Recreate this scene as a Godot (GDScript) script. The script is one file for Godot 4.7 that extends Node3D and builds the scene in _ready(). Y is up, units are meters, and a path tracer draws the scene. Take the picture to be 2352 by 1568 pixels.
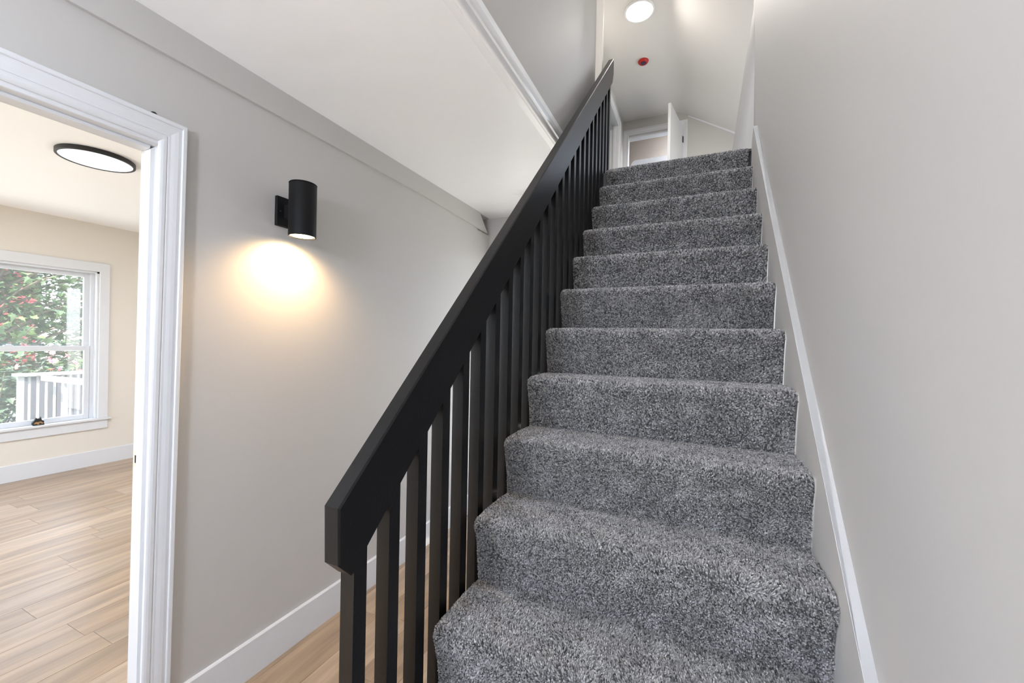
extends Node3D
# Carpeted staircase with black balustrade beside a hallway and a bright side room.
# Units: metres, y up, hall floor at y = 0, the stairs climb towards -z.

const RISE := 0.19
const RUN := 0.19674
const NOSE_Y := 0.786          # height of the nosing at z = 0
const STAIR_W := 0.853
const LEFT_WALL := -1.181
const RIGHT_WALL := 0.875
const HALL_CEIL := 2.618
const ROOM_WALL := -5.578
const ROOM_CEIL := 2.715
const UP_FLOOR := 2.686
const UP_CEIL := 4.95

var M := {}
var used := {}
var rng := RandomNumberGenerator.new()

# ------------------------------------------------------------------ mesh builder
class MB:
	var v := PackedVector3Array()
	var n := PackedVector3Array()
	var u := PackedVector2Array()
	func tri(a: Vector3, b: Vector3, c: Vector3, na: Vector3, nb: Vector3, nc: Vector3, ua := Vector2.ZERO, ub := Vector2.ZERO, uc := Vector2.ZERO) -> void:
		# front faces run clockwise
		if (b - a).cross(c - a).dot(na + nb + nc) > 0.0:
			v.append_array([a, c, b]); n.append_array([na, nc, nb]); u.append_array([ua, uc, ub])
		else:
			v.append_array([a, b, c]); n.append_array([na, nb, nc]); u.append_array([ua, ub, uc])
	func quad(a: Vector3, b: Vector3, c: Vector3, d: Vector3, hint: Vector3, ua := Vector2(0, 0), ub := Vector2(1, 0), uc := Vector2(1, 1), ud := Vector2(0, 1)) -> void:
		var g := (b - a).cross(c - a)
		if g.length_squared() < 1e-16:
			g = (c - a).cross(d - a)
		g = g.normalized()
		if g.dot(hint) < 0.0: g = -g
		tri(a, b, c, g, g, g, ua, ub, uc); tri(a, c, d, g, g, g, ua, uc, ud)
	func quad_s(a: Vector3, b: Vector3, c: Vector3, d: Vector3, na: Vector3, nb: Vector3, nc: Vector3, nd: Vector3, ua := Vector2(0, 0), ub := Vector2(1, 0), uc := Vector2(1, 1), ud := Vector2(0, 1)) -> void:
		tri(a, b, c, na, nb, nc, ua, ub, uc); tri(a, c, d, na, nc, nd, ua, uc, ud)
	func box(lo: Vector3, hi: Vector3) -> void:
		for ax in 3:
			var b := (ax + 1) % 3
			var c := (ax + 2) % 3
			for s in [0, 1]:
				var p := Vector3.ZERO
				p[ax] = hi[ax] if s else lo[ax]
				var q: Array[Vector3] = []
				for k in [[0, 0], [1, 0], [1, 1], [0, 1]]:
					var r := p
					r[b] = hi[b] if k[0] else lo[b]
					r[c] = hi[c] if k[1] else lo[c]
					q.append(r)
				var nn := Vector3.ZERO
				nn[ax] = 1.0 if s else -1.0
				quad(q[0], q[1], q[2], q[3], nn)
	func cbox(lo: Vector3, hi: Vector3, e: float) -> void:
		# box with chamfered edges
		var ctr := (lo + hi) * 0.5
		var P := func(sx: int, sy: int, sz: int, ax: int) -> Vector3:
			var s := [sx, sy, sz]
			var r := Vector3.ZERO
			for k in 3:
				var full: float = hi[k] if s[k] > 0 else lo[k]
				r[k] = full - (0.0 if k == ax else e * s[k])
			return r
		for ax in 3:
			for s in [-1, 1]:
				var q: Array[Vector3] = []
				for k in [[-1, -1], [1, -1], [1, 1], [-1, 1]]:
					var t := [0, 0, 0]
					t[ax] = s; t[(ax + 1) % 3] = k[0]; t[(ax + 2) % 3] = k[1]
					q.append(P.call(t[0], t[1], t[2], ax))
				var nn := Vector3.ZERO
				nn[ax] = s
				quad(q[0], q[1], q[2], q[3], nn)
		for ax in 3:      # edges along ax
			var b := (ax + 1) % 3
			var c := (ax + 2) % 3
			for k in [[-1, -1], [1, -1], [1, 1], [-1, 1]]:
				var t0 := [0, 0, 0]
				t0[ax] = -1; t0[b] = k[0]; t0[c] = k[1]
				var t1 := t0.duplicate()
				t1[ax] = 1
				var a0: Vector3 = P.call(t0[0], t0[1], t0[2], b)
				var a1: Vector3 = P.call(t1[0], t1[1], t1[2], b)
				var b0: Vector3 = P.call(t0[0], t0[1], t0[2], c)
				var b1: Vector3 = P.call(t1[0], t1[1], t1[2], c)
				var nn := Vector3.ZERO
				nn[b] = k[0]; nn[c] = k[1]
				quad(a0, a1, b1, b0, nn)
		for sx in [-1, 1]:
			for sy in [-1, 1]:
				for sz in [-1, 1]:
					var g := Vector3(sx, sy, sz).normalized()
					tri(P.call(sx, sy, sz, 0), P.call(sx, sy, sz, 1), P.call(sx, sy, sz, 2), g, g, g)
	func extrude(poly: PackedVector2Array, O: Vector3, U: Vector3, V: Vector3, T: Vector3, length: float, smooth := 35.0) -> void:
		var p := poly.duplicate()
		var area := 0.0
		for i in p.size():
			area += p[i].cross(p[(i + 1) % p.size()])
		if area < 0: p.reverse()
		var m := p.size()
		var en := []
		for i in m:
			var e := (p[(i + 1) % m] - p[i]).normalized()
			en.append(U * e.y - V * e.x)
		var lim := cos(deg_to_rad(smooth))
		for i in m:
			var j := (i + 1) % m
			var N: Vector3 = en[i]
			var n0 := N
			var n1 := N
			var pn: Vector3 = en[(i - 1 + m) % m]
			var nx: Vector3 = en[j]
			if N.dot(pn) > lim: n0 = (N + pn).normalized()
			if N.dot(nx) > lim: n1 = (N + nx).normalized()
			var a := O + U * p[i].x + V * p[i].y
			var b := O + U * p[j].x + V * p[j].y
			quad_s(a, b, b + T * length, a + T * length, n0, n1, n1, n0)
		var ids := Geometry2D.triangulate_polygon(p)
		for k in range(0, ids.size(), 3):
			for e in [0.0, length]:
				var w: Array[Vector3] = []
				for q in 3:
					w.append(O + U * p[ids[k + q]].x + V * p[ids[k + q]].y + T * e)
				var g := T if e > 0.0 else -T
				tri(w[0], w[1], w[2], g, g, g)
	func lathe(prof: PackedVector2Array, O: Vector3, A: Vector3, segs := 48, smooth := 35.0) -> void:
		# prof: (radius, height) along axis A, open polyline
		var X := A.cross(Vector3(0.3, 0.2, 0.9)).normalized()
		var Y := A.cross(X).normalized()
		var en := []
		for i in prof.size() - 1:
			var d := (prof[i + 1] - prof[i]).normalized()
			en.append(Vector2(d.y, -d.x))
		var lim := cos(deg_to_rad(smooth))
		for i in prof.size() - 1:
			var N: Vector2 = en[i]
			var n0 := N
			var n1 := N
			if i > 0 and N.dot(en[i - 1]) > lim: n0 = (N + en[i - 1]).normalized()
			if i < en.size() - 1 and N.dot(en[i + 1]) > lim: n1 = (N + en[i + 1]).normalized()
			for s in segs:
				var a0 := TAU * s / segs
				var a1 := TAU * (s + 1) / segs
				var r0 := X * cos(a0) + Y * sin(a0)
				var r1 := X * cos(a1) + Y * sin(a1)
				var p := prof[i]
				var q := prof[i + 1]
				if p.x > 1e-6:
					tri(O + r0 * p.x + A * p.y, O + r1 * p.x + A * p.y, O + r1 * q.x + A * q.y, r0 * n0.x + A * n0.y, r1 * n0.x + A * n0.y, r1 * n1.x + A * n1.y)
				if q.x > 1e-6:
					tri(O + r0 * p.x + A * p.y, O + r1 * q.x + A * q.y, O + r0 * q.x + A * q.y, r0 * n0.x + A * n0.y, r1 * n1.x + A * n1.y, r0 * n1.x + A * n1.y)
	func mesh() -> ArrayMesh:
		var arr := []
		arr.resize(Mesh.ARRAY_MAX)
		arr[Mesh.ARRAY_VERTEX] = v
		arr[Mesh.ARRAY_NORMAL] = n
		arr[Mesh.ARRAY_TEX_UV] = u
		var am := ArrayMesh.new()
		am.add_surface_from_arrays(Mesh.PRIMITIVE_TRIANGLES, arr)
		return am

# ------------------------------------------------------------------ scene helpers
func numbered(called: String) -> String:
	if not used.has(called):
		used[called] = 0
		return called
	used[called] += 1
	return "%s_%03d" % [called, used[called]]

func thing(called: String, label: String, category: String, at := Vector3.ZERO, group := "") -> Node3D:
	var o := Node3D.new()
	o.name = numbered(called)
	add_child(o)
	o.position = at
	o.set_meta("label", label)
	o.set_meta("category", category)
	if group: o.set_meta("group", group)
	return o

func struct(called: String, label := "") -> Node3D:
	var o := Node3D.new()
	o.name = numbered(called)
	add_child(o)
	o.set_meta("kind", "structure")
	if label: o.set_meta("label", label)
	return o

func put(mesh: Mesh, called: String, m: Material, parent: Node, at := Vector3.ZERO) -> MeshInstance3D:
	var o := MeshInstance3D.new()
	o.mesh = mesh
	o.name = called
	o.material_override = m
	o.cast_shadow = GeometryInstance3D.SHADOW_CASTING_SETTING_ON
	parent.add_child(o, true)
	o.position = at
	return o

func struct_mesh(called: String, mb: MB, m: Material, label := "") -> MeshInstance3D:
	var o := put(mb.mesh(), numbered(called), m, self)
	o.set_meta("kind", "structure")
	if label: o.set_meta("label", label)
	return o

func slab(called: String, lo: Vector3, hi: Vector3, m: Material, label := "") -> MeshInstance3D:
	var b := MB.new()
	b.box(lo, hi)
	return struct_mesh(called, b, m, label)

func box_part(called: String, lo: Vector3, hi: Vector3, m: Material, parent: Node, e := 0.002) -> MeshInstance3D:
	var b := MB.new()
	if e > 0.0: b.cbox(lo, hi, e)
	else: b.box(lo, hi)
	return put(b.mesh(), called, m, parent)

func mat(c: Color, rough := 0.6, metal := 0.0) -> StandardMaterial3D:
	var m := StandardMaterial3D.new()
	m.albedo_color = c
	m.roughness = rough
	m.metallic = metal
	return m

func glow(c: Color, e: float) -> StandardMaterial3D:
	var m := mat(Color(0.9, 0.9, 0.9), 0.5)
	m.emission_enabled = true
	m.emission = c
	m.emission_energy_multiplier = e
	return m

func noise_img(size: int, freq: float, octaves: int, seed_: int) -> Image:
	var f := FastNoiseLite.new()
	f.seed = seed_
	f.noise_type = FastNoiseLite.TYPE_SIMPLEX_SMOOTH
	f.frequency = freq
	f.fractal_octaves = octaves
	return f.get_seamless_image(size, size)

func bumped(m: StandardMaterial3D, freq: float, octaves: int, seed_: int, tiles: float, strength: float, size := 512) -> StandardMaterial3D:
	var im := noise_img(size, freq, octaves, seed_)
	im.convert(Image.FORMAT_RGBA8)
	im.bump_map_to_normal_map(6.0)
	m.normal_enabled = true
	m.normal_texture = ImageTexture.create_from_image(im)
	m.normal_scale = strength
	m.uv1_triplanar = true
	m.uv1_world_triplanar = true
	m.uv1_scale = Vector3.ONE * tiles
	return m

# ------------------------------------------------------------------ materials
func make_materials() -> void:
	M.wall = bumped(mat(Color8(192, 189, 185), 0.55), 0.035, 3, 3, 2.0, 0.025)
	M.wall_room = mat(Color8(224, 217, 206), 0.6)
	M.ceiling = mat(Color8(252, 253, 254), 0.5)
	M.plaster = bumped(mat(Color8(247, 247, 247), 0.42), 0.006, 4, 9, 0.9, 0.3)
	M.trim = mat(Color8(218, 219, 221), 0.32)
	M.trim_gloss = mat(Color8(246, 246, 246), 0.25)
	M.upper_ceiling = mat(Color8(226, 223, 218), 0.55)
	M.bath_wall = mat(Color8(168, 160, 152), 0.6)
	M.black_paint = bumped(mat(Color8(9, 9, 10), 0.38), 0.02, 3, 21, 6.0, 0.12)
	M.black_paint.metallic_specular = 0.42
	M.black_metal = mat(Color8(30, 30, 31), 0.5)
	M.sconce_black = bumped(mat(Color8(22, 22, 23), 0.55), 0.25, 2, 31, 10.0, 0.12)
	M.sconce_black.metallic_specular = 0.3
	M.chrome = mat(Color8(196, 192, 186), 0.28, 1.0)
	M.hole = mat(Color8(14, 13, 12), 0.8)
	M.white_plastic = mat(Color8(236, 236, 234), 0.4)
	M.vinyl = mat(Color8(212, 214, 217), 0.35)
	M.red_plastic = mat(Color8(176, 22, 16), 0.35)
	M.subfloor = mat(Color8(90, 72, 56), 0.9)
	M.acrylic = mat(Color8(236, 240, 246), 0.25)
	M.carpet_back = mat(Color8(92, 92, 95), 1.0)
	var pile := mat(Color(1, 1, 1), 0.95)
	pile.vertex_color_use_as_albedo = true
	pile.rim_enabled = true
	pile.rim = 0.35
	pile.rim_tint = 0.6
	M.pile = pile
	var g := mat(Color(0.95, 0.98, 0.97, 0.08), 0.02)
	g.transparency = BaseMaterial3D.TRANSPARENCY_ALPHA
	M.glass = g
	# oak planks: long fine grain with broader tone bands, four variants
	var fine := FastNoiseLite.new()
	fine.seed = 5
	fine.frequency = 1.0
	fine.fractal_octaves = 3
	var wide := FastNoiseLite.new()
	wide.seed = 6
	wide.frequency = 1.0
	wide.fractal_octaves = 2
	M.planks = []
	var tones := [Color8(161, 138, 114), Color8(154, 131, 107), Color8(168, 146, 123), Color8(158, 137, 115)]
	for k in 4:
		var w := 96
		var h := 512
		var im := Image.create(w, h, false, Image.FORMAT_RGB8)
		for y in h:
			for x in w:
				var a := fine.get_noise_3d(x * 0.22, y * 0.006, k * 17.0)
				var b := wide.get_noise_3d(x * 0.028 + sin(y * 0.012) * 0.4, y * 0.0035, k * 31.0)
				var t := 1.0 + a * 0.075 + b * 0.13
				var c: Color = tones[k]
				im.set_pixel(x, y, Color(c.r * t, c.g * (t * 0.98 + 0.02), c.b * (t * 0.94 + 0.06)))
		var pm := mat(Color.WHITE, 0.32)
		pm.albedo_texture = ImageTexture.create_from_image(im)
		M.planks.append(pm)

# ------------------------------------------------------------------ camera and light
func setup_view() -> void:
	var cam := Camera3D.new()
	cam.name = "camera"
	add_child(cam)
	cam.position = Vector3(0.57444, 1.4939, 0.83363)
	cam.rotation_order = EULER_ORDER_YXZ
	cam.rotation_degrees = Vector3(-0.10555, 24.25706, 1.10742)
	cam.fov = rad_to_deg(2.0 * atan(784.0 / 929.74))
	cam.near = 0.03
	cam.far = 200.0
	cam.current = true

	var sky_mat := ProceduralSkyMaterial.new()
	sky_mat.sky_top_color = Color8(196, 216, 244)
	sky_mat.sky_horizon_color = Color8(236, 240, 246)
	sky_mat.ground_bottom_color = Color8(168, 168, 164)
	sky_mat.ground_horizon_color = Color8(200, 204, 204)
	sky_mat.sun_angle_max = 0.0
	var sky := Sky.new()
	sky.sky_material = sky_mat
	var env := Environment.new()
	env.background_mode = Environment.BG_SKY
	env.sky = sky
	env.background_energy_multiplier = 4.0
	env.tonemap_mode = Environment.TONE_MAPPER_LINEAR
	env.tonemap_exposure = 2.7
	env.sdfgi_enabled = true
	env.ssao_enabled = true
	env.ssil_enabled = true
	var we := WorldEnvironment.new()
	we.name = "world_environment"
	we.environment = env
	add_child(we)

	var sun := DirectionalLight3D.new()
	sun.name = "sun"
	add_child(sun)
	sun.light_energy = 3.8
	sun.light_color = Color8(255, 246, 228)
	sun.light_angular_distance = 0.6
	sun.shadow_enabled = true
	sun.look_at_from_position(Vector3(4.5, 11.0, 7.0), Vector3.ZERO)

func area_light(called: String, at: Vector3, dir: Vector3, size: Vector2, energy: float, c: Color, parent: Node = self) -> void:
	var l := AreaLight3D.new()
	l.name = called
	parent.add_child(l, true)
	l.area_size = size
	l.light_energy = energy
	l.light_color = c
	l.shadow_enabled = true
	l.set("area_range", 20.0)
	var up := Vector3.UP if absf(dir.y) < 0.9 else Vector3.BACK
	l.transform = Transform3D(Basis.looking_at(dir, up), at)

# ------------------------------------------------------------------ setting
func plank_floor() -> void:
	var fl := struct("floor", "light oak plank floor running along the hall and side room")
	var b := MB.new()
	b.box(Vector3(-5.7, -0.12, -2.9), Vector3(0.99, -0.0085, 2.75))
	put(b.mesh(), "subfloor", M.subfloor, fl)
	rng.seed = 77
	var w := 0.19
	var rows := [[-1.19, -0.0, -2.52, 2.6], [ROOM_WALL, -1.19, -2.8, 2.6]]
	var shapes := {}
	var idx := 0
	for r in rows:
		var x1: float = r[1]
		while x1 > r[0] + 0.005:
			var x0: float = maxf(x1 - w, r[0])
			var z1: float = r[3] - rng.randf() * 1.2
			var segs := [[z1, r[3]]]
			while z1 > r[2]:
				var z0: float = maxf(z1 - 1.22, r[2])
				segs.append([z0, z1])
				z1 = z0
			for s in segs:
				if s[1] - s[0] < 0.03: continue
				var key := "%.3f %.3f" % [x1 - x0, s[1] - s[0]]
				if not shapes.has(key):
					shapes[key] = plank_mesh(x1 - x0, s[1] - s[0])
				var o := put(shapes[key], "plank", M.planks[(idx * 7 + rng.randi() % 4) % 4], fl, Vector3((x0 + x1) * 0.5, 0, (s[0] + s[1]) * 0.5))
				if rng.randf() < 0.5: o.rotation.y = PI
				idx += 1
			x1 = x0

func plank_mesh(w: float, l: float) -> ArrayMesh:
	var b := MB.new()
	var g := 0.0004
	var e := 0.0012
	var x := w * 0.5 - g
	var z := l * 0.5 - g
	var t0 := [Vector3(-x + e, 0, -z + e), Vector3(x - e, 0, -z + e), Vector3(x - e, 0, z - e), Vector3(-x + e, 0, z - e)]
	var t1 := [Vector3(-x, -e, -z), Vector3(x, -e, -z), Vector3(x, -e, z), Vector3(-x, -e, z)]
	var uv := func(p: Vector3) -> Vector2: return Vector2(p.x / 0.19 + 0.5, p.z / 1.3 + 0.5)
	b.quad(t0[0], t0[1], t0[2], t0[3], Vector3.UP, uv.call(t0[0]), uv.call(t0[1]), uv.call(t0[2]), uv.call(t0[3]))
	for k in 4:
		var j := (k + 1) % 4
		b.quad(t0[k], t0[j], t1[j], t1[k], (t1[k] + t1[j]) * Vector3(1, 0, 1) + Vector3.UP * 0.1, uv.call(t0[k]), uv.call(t0[j]), uv.call(t1[j]), uv.call(t1[k]))
		b.quad(t1[k], t1[j], t1[j] - Vector3(0, 0.007, 0), t1[k] - Vector3(0, 0.007, 0), (t1[k] + t1[j]) * Vector3(1, 0, 1), uv.call(t1[k]), uv.call(t1[j]), uv.call(t1[j]), uv.call(t1[k]))
	return b.mesh()

const CASING := [Vector2(0, 0), Vector2(0, 0.022), Vector2(0.0025, 0.024), Vector2(0.012, 0.024), Vector2(0.014, 0.022), Vector2(0.0142, 0.0185), Vector2(0.0165, 0.0185), Vector2(0.024, 0.019), Vector2(0.034, 0.0175), Vector2(0.044, 0.015), Vector2(0.0505, 0.0145), Vector2(0.051, 0.0125), Vector2(0.054, 0.0125), Vector2(0.0555, 0.0145), Vector2(0.064, 0.0145), Vector2(0.070, 0.0125), Vector2(0.074, 0.0095), Vector2(0.075, 0.006), Vector2(0.075, 0)]

func casing(parent: Node, P: Array, Mi: Array, N: Vector3, m: Material, width := 0.075) -> void:
	# mitred moulding: outer path P, inward vectors Mi (mitre), wall normal N; each leg a part
	var k := width / 0.075
	for s in P.size() - 1:
		var b := MB.new()
		var ctr: Vector3 = (P[s] + P[s + 1]) * 0.5
		for i in CASING.size():
			var c0: Vector2 = CASING[i]
			var c1: Vector2 = CASING[(i + 1) % CASING.size()]
			var a: Vector3 = P[s] + Mi[s] * c0.x * k + N * c0.y
			var d: Vector3 = P[s] + Mi[s] * c1.x * k + N * c1.y
			var e: Vector3 = P[s + 1] + Mi[s + 1] * c0.x * k + N * c0.y
			var f: Vector3 = P[s + 1] + Mi[s + 1] * c1.x * k + N * c1.y
			var inn: Vector3 = (Mi[s] + Mi[s + 1]).normalized()
			var dd := c1 - c0
			b.quad(a, e, f, d, N * dd.x - inn * dd.y)
		for q in [s, s + 1]:
			var poly := PackedVector2Array(CASING)
			var ids := Geometry2D.triangulate_polygon(poly)
			for t in range(0, ids.size(), 3):
				var w: Array[Vector3] = []
				for r in 3:
					var c: Vector2 = poly[ids[t + r]]
					w.append(P[q] + Mi[q] * c.x * k + N * c.y)
				var g: Vector3 = (P[q] - ctr).normalized()
				b.tri(w[0], w[1], w[2], g, g, g)
		put(b.mesh(), "casing", m, parent)

func baseboard(called: String, a: Vector3, b: Vector3, N: Vector3, h := 0.164, t := 0.016) -> void:
	var poly := PackedVector2Array([Vector2(0, 0), Vector2(t, 0), Vector2(t, h - 0.004), Vector2(t - 0.0035, h), Vector2(0, h)])
	var mb := MB.new()
	mb.extrude(poly, a, N, Vector3.UP, (b - a).normalized(), (b - a).length())
	struct_mesh(called, mb, M.trim)

func shell() -> void:
	# hall
	var b := MB.new()
	b.box(Vector3(-1.30, 0, -2.62), Vector3(LEFT_WALL, 2.462, 0.028))
	b.box(Vector3(-1.30, 2.462, -2.27), Vector3(LEFT_WALL, 2.76, 0.028))
	b.box(Vector3(-1.30, 2.462, -2.62), Vector3(LEFT_WALL - 0.07, 2.76, -2.27))
	b.box(Vector3(LEFT_WALL - 0.07, 2.462, -2.62), Vector3(LEFT_WALL, 2.76, -2.5))
	b.box(Vector3(LEFT_WALL - 0.07, HALL_CEIL, -2.5), Vector3(LEFT_WALL, 2.76, -2.27))
	b.box(Vector3(-1.30, 2.195, 0.028), Vector3(LEFT_WALL, 2.76, 0.91))
	b.box(Vector3(-1.30, 0, 0.91), Vector3(LEFT_WALL, 2.76, 2.7))
	struct_mesh("wall_left", b, M.wall, "light greige hall wall with the sconce")
	slab("wall_right", Vector3(RIGHT_WALL, 0, -2.10), Vector3(1.0, 5.05, 2.7), M.wall, "light greige wall along the right side of the stairs")
	b = MB.new()
	b.box(Vector3(LEFT_WALL, 0, -2.62), Vector3(-1.14, HALL_CEIL + 0.05, -2.5))
	b.box(Vector3(-0.06, 0, -2.62), Vector3(-0.02, HALL_CEIL + 0.05, -2.5))
	b.box(Vector3(-1.14, 2.33, -2.62), Vector3(-0.06, HALL_CEIL + 0.05, -2.5))
	struct_mesh("wall_back", b, M.wall, "hall end wall beyond the balusters")
	b = MB.new()
	b.box(Vector3(-1.30, 0, 2.6), Vector3(-0.95, 2.76, 2.7))
	b.box(Vector3(0.55, 0, 2.6), Vector3(1.0, 2.76, 2.7))
	b.box(Vector3(-0.95, 2.25, 2.6), Vector3(0.55, 2.76, 2.7))
	struct_mesh("wall_front", b, M.wall)
	# hall ceiling with the stair opening
	b = MB.new()
	b.box(Vector3(LEFT_WALL, HALL_CEIL, -2.6), Vector3(-0.127, 2.685, 1.0))
	b.box(Vector3(LEFT_WALL, HALL_CEIL, 1.0), Vector3(RIGHT_WALL, 2.685, 2.6))
	struct_mesh("ceiling", b, M.plaster, "white trowelled plaster hall ceiling")
	# board along the top of the left wall, its far end cut at a slant
	b = MB.new()
	b.extrude(PackedVector2Array([Vector2(2.6, 2.496), Vector2(2.6, HALL_CEIL), Vector2(-2.29, HALL_CEIL), Vector2(-2.44, 2.47), Vector2(-1.5, 2.4955)]), Vector3(LEFT_WALL, 0, 0), Vector3(0, 0, 1), Vector3.UP, Vector3.RIGHT, 0.014)
	struct_mesh("trim_1", b, M.wall, "flat greige board along the top of the left wall")
	# moulding under the edge of the stair opening
	b = MB.new()
	var pr := PackedVector2Array([Vector2(-0.205, 0), Vector2(-0.205, -0.004), Vector2(-0.172, -0.005), Vector2(-0.170, -0.012), Vector2(-0.165, -0.016)])
	for k in 9:
		var a := PI - PI * k / 8.0
		pr.append(Vector2(-0.150 + 0.0125 * cos(a), -0.016 - 0.010 * sin(a)))
	pr.append_array([Vector2(-0.135, -0.012), Vector2(-0.133, -0.007), Vector2(-0.124, -0.006), Vector2(-0.122, 0.0), Vector2(-0.122, 0.03), Vector2(-0.127, 0.03), Vector2(-0.127, 0)])
	b.extrude(pr, Vector3(0, HALL_CEIL, -2.06), Vector3.RIGHT, Vector3.UP, Vector3(0, 0, 1), 3.06)
	struct_mesh("trim_2", b, M.trim_gloss, "glossy white moulding along the edge of the stair opening")
	# stairwell above the hall ceiling
	slab("wall_stairwell_left", Vector3(-0.22, 2.685, -2.12), Vector3(-0.127, UP_CEIL, 1.0), M.wall, "stairwell wall above the hall ceiling")
	b = MB.new()
	b.box(Vector3(-0.22, 2.685, 1.0), Vector3(RIGHT_WALL, 3.85, 1.1))
	b.box(Vector3(-0.22, 4.45, 1.0), Vector3(RIGHT_WALL, UP_CEIL + 0.1, 1.1))
	b.box(Vector3(-0.22, 3.85, 1.0), Vector3(-0.05, 4.45, 1.1))
	b.box(Vector3(0.80, 3.85, 1.0), Vector3(RIGHT_WALL, 4.45, 1.1))
	struct_mesh("wall_stairwell_front", b, M.wall)
	b = MB.new()
	b.cbox(Vector3(-0.150, UP_FLOOR, -2.165), Vector3(-0.079, UP_CEIL, -2.121), 0.006)
	struct_mesh("trim_3", b, M.wall_room, "white corner board where the stairwell wall ends at the landing")
	# landing
	slab("floor_landing", Vector3(-0.62, 2.55, -5.77), Vector3(1.72, UP_FLOOR - 0.006, -2.01), M.carpet_back, "upper landing floor with grey carpet")
	slab("wall_landing_front", Vector3(-0.62, UP_FLOOR - 0.006, -2.12), Vector3(-0.22, UP_CEIL, -2.0), M.wall)
	b = MB.new()
	b.box(Vector3(-0.62, UP_FLOOR - 0.006, -4.42), Vector3(-0.5, UP_CEIL, -2.12))
	b.box(Vector3(-0.62, 4.70, -5.22), Vector3(-0.5, UP_CEIL, -4.42))
	b.box(Vector3(-0.62, UP_FLOOR - 0.006, -5.65), Vector3(-0.5, UP_CEIL, -5.22))
	struct_mesh("wall_landing_left", b, M.wall)
	b = MB.new()
	b.box(Vector3(-0.62, UP_FLOOR - 0.006, -5.77), Vector3(-0.445, UP_CEIL, -5.65))
	b.box(Vector3(-0.445, 4.70, -5.77), Vector3(0.35, UP_CEIL, -5.65))
	b.box(Vector3(0.35, UP_FLOOR - 0.006, -5.77), Vector3(1.72, UP_CEIL, -5.65))
	struct_mesh("wall_landing_back", b, M.wall, "landing end wall with the bathroom door")
	b = MB.new()
	b.box(Vector3(1.6, UP_FLOOR - 0.006, -5.65), Vector3(1.72, 4.3, -5.2))
	b.box(Vector3(1.6, UP_FLOOR - 0.006, -2.6), Vector3(1.72, 4.3, -2.1))
	b.box(Vector3(1.6, UP_FLOOR - 0.006, -5.2), Vector3(1.72, 2.95, -2.6))
	b.box(Vector3(1.6, 4.0, -5.2), Vector3(1.72, 4.3, -2.6))
	struct_mesh("wall_landing_right", b, M.wall)
	slab("wall_landing_side", Vector3(1.0, UP_FLOOR - 0.006, -2.2), Vector3(1.6, UP_CEIL, -2.1), M.wall)
	# upper ceiling: flat, then sloping down to the right
	b = MB.new()
	var up := PackedVector2Array([Vector2(-0.7, 5.08), Vector2(-0.7, UP_CEIL)])
	for k in 9:
		var t := k / 8.0
		var p0 := Vector2(0.16, UP_CEIL)
		var p1 := Vector2(0.30, UP_CEIL)
		var p2 := Vector2(0.43, UP_CEIL - 0.083)
		up.append(p0.lerp(p1, t).lerp(p1.lerp(p2, t), t))
	up.append_array([Vector2(1.75, 4.06), Vector2(1.75, 5.08)])
	b.extrude(up, Vector3(0, 0, -5.77), Vector3.RIGHT, Vector3.UP, Vector3(0, 0, 1), 6.87)
	struct_mesh("ceiling_upper", b, M.upper_ceiling, "upper landing ceiling, flat then sloping down to the right")
	# pale strip added to draw the bright crack between slope and end wall
	b = MB.new()
	b.extrude(PackedVector2Array([Vector2(0.43, 4.862), Vector2(0.43, 4.838), Vector2(1.1, 4.43), Vector2(1.1, 4.46)]), Vector3(0, 0, -5.65), Vector3.RIGHT, Vector3.UP, Vector3(0, 0, 1), 0.012)
	struct_mesh("trim_4", b, M.trim)
	# leaning rounded plaster nose where the right wall ends at the landing
	b = MB.new()
	var nose := PackedVector2Array()
	for k in 17:
		var a := -PI / 2 - PI * k / 16.0
		nose.append(Vector2(0.076 * cos(a), 0.125 * sin(a)))
	nose.append(Vector2(0.12, 0.125))
	nose.append(Vector2(0.12, -0.125))
	var ax := Vector3(0.117, 1.0, 0.0).normalized()
	b.extrude(nose, Vector3(0.842, UP_FLOOR - 0.006, -2.10), Vector3.RIGHT, Vector3(0, 0, 1), ax, 2.0, 40.0)
	struct_mesh("trim_5", b, M.wall, "rounded plaster wall end beside the top step")
	# rooms behind the two upper doors
	b = MB.new()
	b.box(Vector3(-2.0, 2.6, -5.6), Vector3(-0.62, UP_FLOOR, -4.0))
	b.box(Vector3(-2.0, 4.95, -5.6), Vector3(-0.62, 5.05, -4.0))
	b.box(Vector3(-2.1, 2.6, -5.6), Vector3(-2.0, 5.05, -4.0))
	b.box(Vector3(-2.1, 2.6, -5.7), Vector3(-0.62, 5.05, -5.6))
	b.box(Vector3(-2.1, 2.6, -4.0), Vector3(-0.62, 5.05, -3.9))
	struct_mesh("wall_bedroom", b, M.wall)
	b = MB.new()
	b.box(Vector3(-0.62, 2.6, -6.25), Vector3(1.3, UP_FLOOR, -5.77))
	b.box(Vector3(-0.62, 4.95, -6.25), Vector3(1.3, 5.05, -5.77))
	b.box(Vector3(-0.72, 2.6, -6.25), Vector3(-0.62, 5.05, -5.77))
	b.box(Vector3(1.3, 2.6, -6.25), Vector3(1.4, 5.05, -5.77))
	b.box(Vector3(-0.72, 2.6, -6.35), Vector3(1.4, 5.05, -6.25))
	struct_mesh("wall_bathroom", b, M.bath_wall, "taupe bathroom wall seen through the upper door")
	# wall panel closing the space under the stairs
	b = MB.new()
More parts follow.
